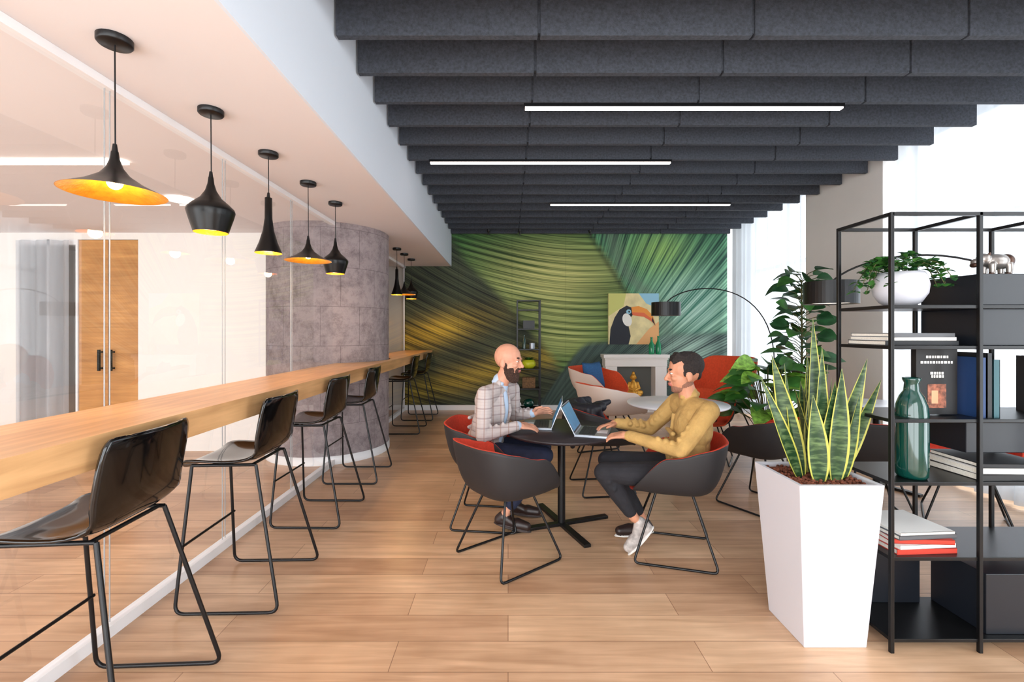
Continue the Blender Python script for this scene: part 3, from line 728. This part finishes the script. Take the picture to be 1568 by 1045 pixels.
for i in range(14):
    x,y=rr.uniform(.58,.85),rr.uniform(3.95,4.25); cp.append(('c',(x,y,rr.uniform(.66,.76)),(x+rr.uniform(-.14,.14),y+rr.uniform(-.1,.1),rr.uniform(.62,.80)),.045,.025,0))
organic('draped_coat',cp,[M('dark_coat',(26,28,38),.55,ns=8,na=.4,bump=.5,bs=20)],.009,6)
# ------------------------------------------------------------------ planter + snake plant
e=empty('potted_snake_plant',(0,0,0))
b=MB()
def frust(b,t,bo,z0,z1,mat):
    (x0,x1,y0,y1)=bo; (X0,X1,Y0,Y1)=t
    vs=[(x0,y0,z0),(x1,y0,z0),(x1,y1,z0),(x0,y1,z0),(X0,Y0,z1),(X1,Y0,z1),(X1,Y1,z1),(X0,Y1,z1)]
    b.add(vs,[(3,2,1,0),(0,1,5,4),(1,2,6,5),(2,3,7,6),(3,0,4,7)],mat)
T=(1.277,1.65,2.0,2.37); B=(1.325,1.605,2.045,2.325)
frust(b,T,B,0,.742,0)
ti=(T[0]+.02,T[1]-.02,T[2]+.02,T[3]-.02)
o4=[(T[0],T[2],.742),(T[1],T[2],.742),(T[1],T[3],.742),(T[0],T[3],.742)]; i4=[(ti[0],ti[2],.742),(ti[1],ti[2],.742),(ti[1],ti[3],.742),(ti[0],ti[3],.742)]; l4=[(x,y,.70) for x,y,z in i4]
b.add(o4+i4+l4,[(i,(i+1)%4,4+(i+1)%4,4+i) for i in range(4)]+[(4+i,4+(i+1)%4,8+(i+1)%4,8+i) for i in range(4)],0)
b.obj('planter',[m_planter],parent=e,bevel=.004)
b=MB(); random.seed(3)
b.bb(ti[0],ti[1],ti[2],ti[3],.68,.722)
for i in range(420): b.ell((random.uniform(ti[0]+.01,ti[1]-.01),random.uniform(ti[2]+.01,ti[3]-.01),.724+random.uniform(0,.01)),(.009,.008,.007),0,n=6,k=4)
b.obj('clay_pebbles',[m_soil],parent=e)
b=MB(); random.seed(11)
for i in range(16):
    a=random.uniform(0,2*pi); r=random.uniform(.0,.10); ln=random.uniform(.02,.30)
    bx,by=1.463+r*math.cos(a),2.185+r*math.sin(a); L=random.uniform(.40,.66) if ln<.2 else random.uniform(.38,.54)
    d=(math.cos(a)*ln,math.sin(a)*ln,1); b.leaf((bx,by,.70),d,L,random.uniform(.06,.085),-.0+random.uniform(-.03,.06),0,n=14,fold=.14,edge=1,up=(math.cos(a*3+i),math.sin(a*3+i),.1),pw=.7)
for (dx,dy,lx,L,W) in((-.06,0,-.26,.64,.09),(.02,.02,-.05,.80,.08),(.08,0,.25,.62,.085),(0,-.06,.08,.50,.10),(-.03,-.08,-.1,.44,.095),(.05,-.07,.02,.56,.095),(-.08,-.03,-.40,.56,.075),(.1,.0,.40,.54,.075),(.0,-.04,-.02,.66,.075),(.09,-.05,.17,.46,.08)):
    b.leaf((1.463+dx,2.185+dy,.70),(lx,-.05,1),L,W,.02,0,n=14,fold=.14,edge=1,up=(random.uniform(-.4,.4),-1,.05),pw=.7)
b.obj('leaves',[m_snake,m_yel],parent=e)
# ------------------------------------------------------------------ shelf unit
e=empty('metal_shelving_unit')
b=MB(); y0,y1=2.016,2.336; X=[1.69,2.08,2.47,2.86]; w=.016
for x in X:
    for y in(y0,y1): b.bb(x-w/2,x+w/2,y-w/2,y+w/2,0,1.944)
    b.bb(x-w/2,x+w/2,y0,y1,1.944-w,1.944)
for y in(y0,y1): b.bb(X[0],X[3],y-w/2,y+w/2,1.944-w,1.944)
def sh(x0,x1,z): b.bb(x0,x1,y0,y1,z-.016,z)
sh(1.69,2.86,1.535); sh(1.69,2.86,1.354); sh(1.69,2.86,1.03); sh(1.69,2.86,.752); sh(1.69,2.86,.42); sh(1.69,2.86,.06)
b.obj('frame',[m_black],parent=e,bevel=.002)
b=MB()
b.bb(2.10,2.45,y0+.02,y1-.01,1.535,1.675); b.bb(2.10,2.45,y0+.02,y1-.01,1.354,1.519); b.bb(2.10,2.45,y0+.08,y1-.01,.86,1.0)
b.bb(1.72,2.06,y1-.05,y1-.02,.06,.40); b.bb(2.14,2.45,y0+.03,y1-.02,.06,.33)
b.obj('storage_boxes',[M('black_panel',(22,26,34),.4)],parent=e,bevel=.003)
cols=[(28,30,34),(236,234,230),(30,62,110),(196,60,44),(90,92,96),(214,206,190),(20,20,22),(150,160,170),(46,90,98)]
bm=[M('book_cover_%d'%i,c,.5) for i,c in enumerate(cols)]+[M('book_pages',(238,232,220),.8,ns=200,na=.1)]
PG=len(bm)-1
def hbook(b,x,y,z,w,d,t,c,rz=0):
    R=Matrix.Rotation(rz,3,'Z')
    b.box((x,y,z+t/2),(w-.006,d-.006,t-.005),PG,R); b.box((x,y,z+.0015),(w,d,.003),c,R); b.box((x,y,z+t-.0015),(w,d,.003),c,R); b.box(Vector((x,y,z+t/2))+R@Vector((0,-d/2+.0015,0)),(w,.003,t),c,R)
def vbook(b,x,y,z,t,d,h,c):
    b.box((x,y,z+h/2),(t-.005,d-.006,h-.006),PG); b.box((x-t/2+.0015,y,z+h/2),(.003,d,h),c); b.box((x+t/2-.0015,y,z+h/2),(.003,d,h),c); b.box((x,y-d/2+.0015,z+h/2),(t,.003,h),c)
b=MB(); z=1.354
for c,t,w in((0,.022,.32),(1,.016,.30),(4,.018,.29)): hbook(b,1.87,2.18,z,w,.24,t,c,random.uniform(-.05,.05)); z+=t
z=.752
for c,t,w in((6,.03,.34),(1,.026,.33),(0,.02,.3)): hbook(b,2.26,2.16,z,w,.26,t,c,random.uniform(-.06,.06)); z+=t
z=.42
for c,t,w in((3,.024,.28),(1,.02,.27),(3,.022,.26),(4,.02,.28),(1,.012,.26)): hbook(b,1.87,2.17,z,w,.25,t,c,random.uniform(-.1,.1)); z+=t
x=2.115
for c,t,h in((2,.03,.27),(0,.025,.29),(8,.03,.26)): vbook(b,x+t/2,2.15,1.03,t,.2,h,c); x+=t+.003
x=2.5
for c,t,h in((0,.03,.27),(1,.03,.25),(3,.02,.24),(2,.03,.27),(5,.03,.25),(6,.04,.28)): vbook(b,x+t/2,2.15,1.03,t,.2,h,c); x+=t+.003
x=2.5
for c,t,h in((6,.04,.27),(0,.03,.25),(4,.03,.27),(5,.03,.25)): vbook(b,x+t/2,2.15,.06,t,.2,h,c); x+=t+.003
b.obj('books',bm,parent=e)
b=MB(); b.box((1.975,2.12,1.185),(.19,.028,.30),0); b.box((1.975,2.1055,1.12),(.085,.001,.11),1); b.box((1.965,2.105,1.115),(.03,.001,.06),3)
for zz,wd in((1.30,.10),(1.275,.15),(1.225,.06),(1.21,.05)):
    xx=1.975-wd/2
    while xx<1.975+wd/2:
        ww=random.uniform(.006,.014); b.box((xx+ww/2,2.1055,zz),(ww,.001,.012),2); xx+=ww+.004
b.obj('art_book',[bm[6],M('book_picture',(140,82,60),.5,ns=60,na=.7),bm[1],M('book_figure',(214,160,120),.5)],bevel=.001)
b=MB(); b.lathe([(.001,0),(.052,0),(.06,.012),(.062,.05),(.062,.28),(.058,.33),(.045,.37),(.03,.395),(.027,.43),(.034,.445),(.034,.455),(.024,.455),(.022,.40)],n=48,cap=False)
b.obj('green_vase',[m_greenglass],loc=(1.845,2.09,.752))
e=empty('potted_ivy',(1.86,2.17,1.535)); b=MB()
b.lathe([(.001,0),(.05,0),(.08,.02),(.103,.06),(.108,.10),(.10,.14),(.09,.16),(.082,.158),(.09,.13),(.001,.13)],n=40,cap=False); b.obj('pot',[m_planter],parent=e)
b=MB(); random.seed(5)
for i in range(22):
    a=random.uniform(0,2*pi) if i>8 else random.choice([0.0,pi,2.9,.2,-.3])+random.uniform(-.4,.4); R=random.uniform(.12,.2); dr=random.uniform(.02,.14) if abs(math.cos(a))>.6 else 0.0; pts=[]
    if math.sin(a)>.3: R*=.6
    for k in range(9):
        t=k/8; pts.append(Vector((math.cos(a)*(.03+R*t),math.sin(a)*(.03+R*t*.7),.14+.09*math.sin(t*pi*.8)-dr*t*t)))
    b.tube(pts,.0018,1,5)
    for k in range(1,9):
        for j in range(4):
            d=Vector((random.uniform(-1,1),random.uniform(-1,1),random.uniform(-.1,.9))); b.leaf(pts[k],d,random.uniform(.025,.045),random.uniform(.02,.035),.3,random.choice([0,0,2]),n=4)
b.obj('foliage',[m_leaf,m_stem,m_leafd],parent=e)
ex,ey,ez=2.265,2.12,1.675
P=[('e',(ex,ey,ez+.068),None,(.062,.032,.034),0),('e',(ex+.045,ey,ez+.07),None,(.03,.029,.032),1),('e',(ex-.06,ey,ez+.078),None,(.03,.024,.026),0),('e',(ex-.09,ey,ez+.06),Matrix.Rotation(.5,3,'Y'),(.026,.021,.018),0),('e',(ex-.105,ey,ez+.05),None,(.012,.018,.012),1)]
for dx in(-.038,.04):
    for dy in(-.018,.018): P.append(('c',(ex+dx,ey+dy,ez+.05),(ex+dx,ey+dy,ez+.012),.014,.011,0)); P.append(('e',(ex+dx-.003,ey+dy,ez+.008),None,(.013,.011,.008),1))
for dy in(-.018,.018): P.append(('e',(ex-.05,ey+dy,ez+.10),None,(.006,.004,.009),1))
P.append(('c',(ex+.07,ey,ez+.08),(ex+.08,ey,ez+.055),.005,.003,1))
organic('hippo_figurine',P,[M('silver_metal',(150,144,140),.3,metal=.7,ns=25,na=.3),M('bronze_dark',(80,56,46),.35,metal=.6)],.003,2)
# ------------------------------------------------------------------ arc lamps
m_warmdisc=M('lamp_diffuser',(255,236,214),.5,emit=3)
def arclamp(sx,sy,sz,bx,by,top,r=.18,h=.17):
    e=empty('arc_floor_lamp'); b=MB()
    b.lathe([(r-.0,-h/2),(r,h/2),(.02,h/2),(.02,h/2-.004),(r-.006,h/2-.004),(r-.006,-h/2),(r,-h/2)],c=(sx,sy,sz),n=48,cap=False,smooth=False)
    b.lathe([(.001,-h/2+.012),(r-.01,-h/2+.012)],c=(sx,sy,sz),n=48,mat=1,cap=False); b.obj('shade',[m_black,m_warmdisc],parent=e)
    b=MB(); b.lathe([(.001,.0),(.17,.0),(.17,.03),(.001,.03)],c=(bx,by,0),n=40,cap=False)
    s0=Vector((sx,sy,sz+h/2-.01)); s3=Vector((bx,by,1.0)); p1=Vector((sx+(bx-sx)*.15,sy+(by-sy)*.15,top)); p2=Vector((bx,by,top+.12)); pts=[]
    for i in range(25):
        t=i/24; pts.append(s0*(1-t)**3+p1*3*t*(1-t)**2+p2*3*t*t*(1-t)+s3*t**3)
    pts+= [Vector((bx,by,.6)),Vector((bx,by,.02))]; b.tube(pts,.007); b.obj('stem',[m_black],parent=e)
arclamp(2.02,5.85,1.70,3.35,5.75,2.05)
arclamp(2.47,3.5,1.71,3.6,2.9,2.05)
# ------------------------------------------------------------------ plants
def bigplant(name,x,y,potr,poth,zlo,zhi,n,L,W,spread,seed,mats,trunk=False):
    e=empty(name,(x,y,0)); random.seed(seed); b=MB()
    b.lathe([(.001,0),(potr*.75,0),(potr,poth),(potr*.93,poth),(potr*.9,poth-.04),(.001,poth-.04)],n=36,cap=False); b.obj('pot',[M(name+'_pot',(222,220,216),.5)],parent=e)
    b=MB()
    if trunk: b.tube([(0,0,poth-.05),(.01,.01,(poth+zhi)/2),(0,0,zhi-.1)],.014,1,8,r2=.007)
    for i in range(n):
        a=i*2.4+random.uniform(-.4,.4); f=(i+.5)/n; z=zlo+(zhi-zlo)*f
        r=spread*(1-.55*f)*random.uniform(.6,1.1)
        if trunk:
            st=Vector((0,0,z-.08)); r=spread*random.uniform(.25,.6)
        else: st=Vector((.02*math.cos(a),.02*math.sin(a),poth-.05))
        en=Vector((r*math.cos(a),r*math.sin(a),z)); mid=(st+en)/2+Vector((0,0,.08 if not trunk else .02)); b.tube([st,mid,en],.004,1,5)
        d=(math.cos(a),math.sin(a),random.uniform(-.05,.6)); up=(random.uniform(-.5,.5),random.uniform(-1.2,.2),1); b.leaf(en,d,L*random.uniform(.75,1.15),W*random.uniform(.8,1.15),random.uniform(.15,.5),random.choice([0,0,2]),n=7,fold=.12,up=up)
    b.obj('foliage',mats,parent=e)
bigplant('potted_dieffenbachia',2.62,4.6,.18,.34,.55,1.10,70,.30,.20,.34,4,[m_leaf,m_stem,m_leafl])
bigplant('potted_fiddle_tree',3.05,4.75,.17,.32,.95,2.05,80,.20,.17,.30,9,[m_leafd,m_stem,m_leaf],trunk=True)
# ------------------------------------------------------------------ back wall items
b=MB()
X0,X1=1.65,2.79; yf=7.92
b.bb(X0,X1,yf-.04,YB-.022,.95,1.01); b.bb(X0+.03,X1-.03,yf,YB-.022,.80,.95); b.bb(X0+.04,X0+.24,yf,YB-.022,0,.80); b.bb(X1-.24,X1-.04,yf,YB-.022,0,.80); b.bb(X0+.02,X1-.02,yf-.02,YB-.022,.92,.95)
b.bb(X0+.24,X1-.24,YB-.05,YB-.024,0,.80,1); b.bb(X0+.24,X1-.24,yf+.02,YB-.05,0,.26,0)
b.obj('mantelpiece',[m_white,M('hearth_back',(110,114,112),.8)],bevel=.006)
bx,by,bz=2.2,8.03,.26
P=[('e',(bx,by,bz+.03),None,(.12,.07,.035),0),('c',(bx-.1,by,bz+.06),(bx+.02,by-.05,bz+.06),.035,.028,0),('c',(bx+.1,by,bz+.06),(bx-.02,by-.05,bz+.06),.035,.028,0),('e',(bx,by,bz+.14),None,(.058,.045,.085),0),
('c',(bx-.055,by,bz+.19),(bx-.08,by-.01,bz+.12),.022,.018,0),('c',(bx+.055,by,bz+.19),(bx+.08,by-.01,bz+.12),.022,.018,0),('c',(bx-.08,by-.01,bz+.12),(bx-.01,by-.05,bz+.1),.017,.013,0),('c',(bx+.08,by-.01,bz+.12),(bx+.01,by-.05,bz+.1),.017,.013,0),
('c',(bx,by,bz+.2),(bx,by,bz+.25),.022,.02,0),('e',(bx,by,bz+.275),None,(.038,.04,.048),0),('e',(bx,by,bz+.325),None,(.02,.02,.025),0),('e',(bx-.04,by,bz+.265),None,(.006,.01,.022),0),('e',(bx+.04,by,bz+.265),None,(.006,.01,.022),0)]
sc_=1.28; cc_=Vector((bx,by,bz)); Q=[]
for p in P:
    if p[0]=='c': Q.append(('c',cc_+(Vector(p[1])-cc_)*sc_,cc_+(Vector(p[2])-cc_)*sc_,p[3]*sc_,p[4]*sc_,0))
    else: Q.append(('e',cc_+(Vector(p[1])-cc_)*sc_,None,tuple(v*sc_ for v in p[3]),0))
organic('buddha_statue',Q,[M('gold_leaf',(226,164,64),.35,metal=.5)],.006,2)
for x,h in((2.52,.30),(2.64,.32)):
    b=MB(); b.lathe([(.001,0),(.045,0),(.047,.02),(.047,h*.55),(.02,h*.75),(.018,h*.95),(.024,h),(.001,h)],n=28,cap=False); b.obj('green_bottle',[M('bottle_green',(30,140,92),.1)],loc=(x,8.03,1.01))
b=MB(); px0,px1,pz0,pz1=1.79,2.69,1.18,2.09; yy=YB-.045
b.bb(px0,px1,yy,YB-.002,pz0,pz1,0)
def poly(pts,mat,dy): b.add([(px0+u*(px1-px0),yy-dy,pz0+v*(pz1-pz0)) for u,v in pts],[tuple(range(len(pts)))],mat)
def blob(cu,cv,ru,rv,mat,dy,rot=0,n=28): poly([(cu+ru*math.cos(a)*math.cos(rot)-rv*math.sin(a)*math.sin(rot),cv+ru*math.cos(a)*math.sin(rot)+rv*math.sin(a)*math.cos(rot)) for a in [2*pi*i/n for i in range(n)]],mat,dy)
poly([(0,.55),(.3,.75),(.35,1),(0,1)],4,.001); poly([(.55,0),(1,0),(1,.45),(.8,.3)],7,.001); poly([(.6,1),(1,1),(1,.7),(.75,.8)],6,.001)
poly([(.02,.0),(.04,.3),(.12,.52),(.22,.68),(.36,.76),(.46,.72),(.5,.6),(.42,.5),(.4,.36),(.44,.16),(.4,0)],1,.002); blob(.37,.48,.09,.13,2,.004,.3); blob(.40,.64,.05,.045,6,.005); blob(.41,.64,.018,.018,1,.006)
poly([(.45,.73),(.6,.75),(.76,.69),(.88,.56),(.93,.38),(.84,.46),(.7,.54),(.48,.57)],3,.005); poly([(.46,.63),(.7,.62),(.86,.5),(.93,.38),(.84,.46),(.7,.54),(.48,.57)],5,.006); poly([(.87,.54),(.93,.36),(.86,.46)],1,.007)
b.obj('toucan_painting',[M('canvas_cream',(230,214,160),.8,ns=6,na=.15),M('paint_black',(30,34,44),.6),M('paint_white',(240,238,230),.7),M('paint_orange',(238,150,60),.6),M('paint_yellowgreen',(206,206,120),.7),M('paint_coral',(226,110,70),.7),M('paint_sky',(150,200,220),.7),M('paint_peach',(240,180,120),.7)])
e=empty('tall_narrow_shelf',(.16,7.85,0)); b=MB(); w=.02
for x in(0,.39):
    for y in(0,.28): b.bb(x-w/2,x+w/2,y-w/2,y+w/2,0,1.95)
for z in(.08,.42,.76,1.1,1.45,1.78,1.94): b.bb(0,.39,0,.28,z-.01,z+.008)
b.obj('frame',[m_black],parent=e)
b=MB(); b.lathe([(.001,0),(.07,0),(.12,.05),(.12,.1),(.09,.15),(.001,.14)],n=28,cap=False,c=(.2,.12,.768)); random.seed(8)
for i in range(30):
    a=random.uniform(0,6.28); b.leaf((.2,.12,.9),(math.cos(a),math.sin(a)*.6,random.uniform(.3,1.5)),random.uniform(.1,.2),.03,.4,1,n=5)
b.lathe([(.03,0),(.03,.16),(.012,.2),(.012,.24)],n=16,mat=2,c=(.12,.14,1.108)); b.lathe([(.05,0),(.05,.1)],n=16,mat=3,c=(.26,.14,1.108)); b.box((.2,.14,.52),(.22,.16,.18),4); b.box((.2,.14,1.53),(.2,.16,.14),5); b.ell((.2,.14,.16),(.1,.08,.075),2)
b.obj('ornaments',[M('lime_pot',(200,206,40),.3),m_leaf,m_greenglass,m_brush,M('wicker',(120,90,60),.8,ns=60,na=.5),m_black],parent=e)
# ------------------------------------------------------------------ lighting
w=bpy.data.worlds.new('World'); scene.world=w; w.use_nodes=True
bg=w.node_tree.nodes['Background']; bg.inputs['Color'].default_value=(.94,.975,1,1); bg.inputs['Strength'].default_value=6.8
def area(name,loc,rot,sx,sy,en,portal=False,col=(1,1,1)):
    l=bpy.data.lights.new(name,'AREA'); l.shape='RECTANGLE'; l.size=sx; l.size_y=sy; l.energy=en; l.color=col
    if portal: l.cycles.is_portal=True
    o=bpy.data.objects.new(name,l); COL.objects.link(o); o.location=loc; o.rotation_euler=rot; return o
area('window_portal',(4.45,2.1,1.8),(0,pi/2,0),3.4,5.4,1,True)
area('window_portal',(4.45,7.0,1.8),(0,pi/2,0),3.4,1.9,1,True)
area('room_portal',(-.9,YF-.12,1.8),(pi/2,0,0),11.2,3.7,1,True)
area('window_portal',(-5.44,5.5,1.25),(-pi/2,0,0),.66,2.4,1,True)
# ------------------------------------------------------------------ camera
cam=bpy.data.cameras.new('camera'); cam.lens=36*700/1568; cam.sensor_width=36; cam.shift_x=6/1568; cam.shift_y=-15.5/1568; cam.clip_start=.05
co=bpy.data.objects.new('camera',cam); COL.objects.link(co); co.location=(0,0,1.42); co.rotation_euler=(pi/2,0,0); scene.camera=co
scene.view_settings.view_transform='Standard'; scene.view_settings.look='None'; scene.view_settings.exposure=0
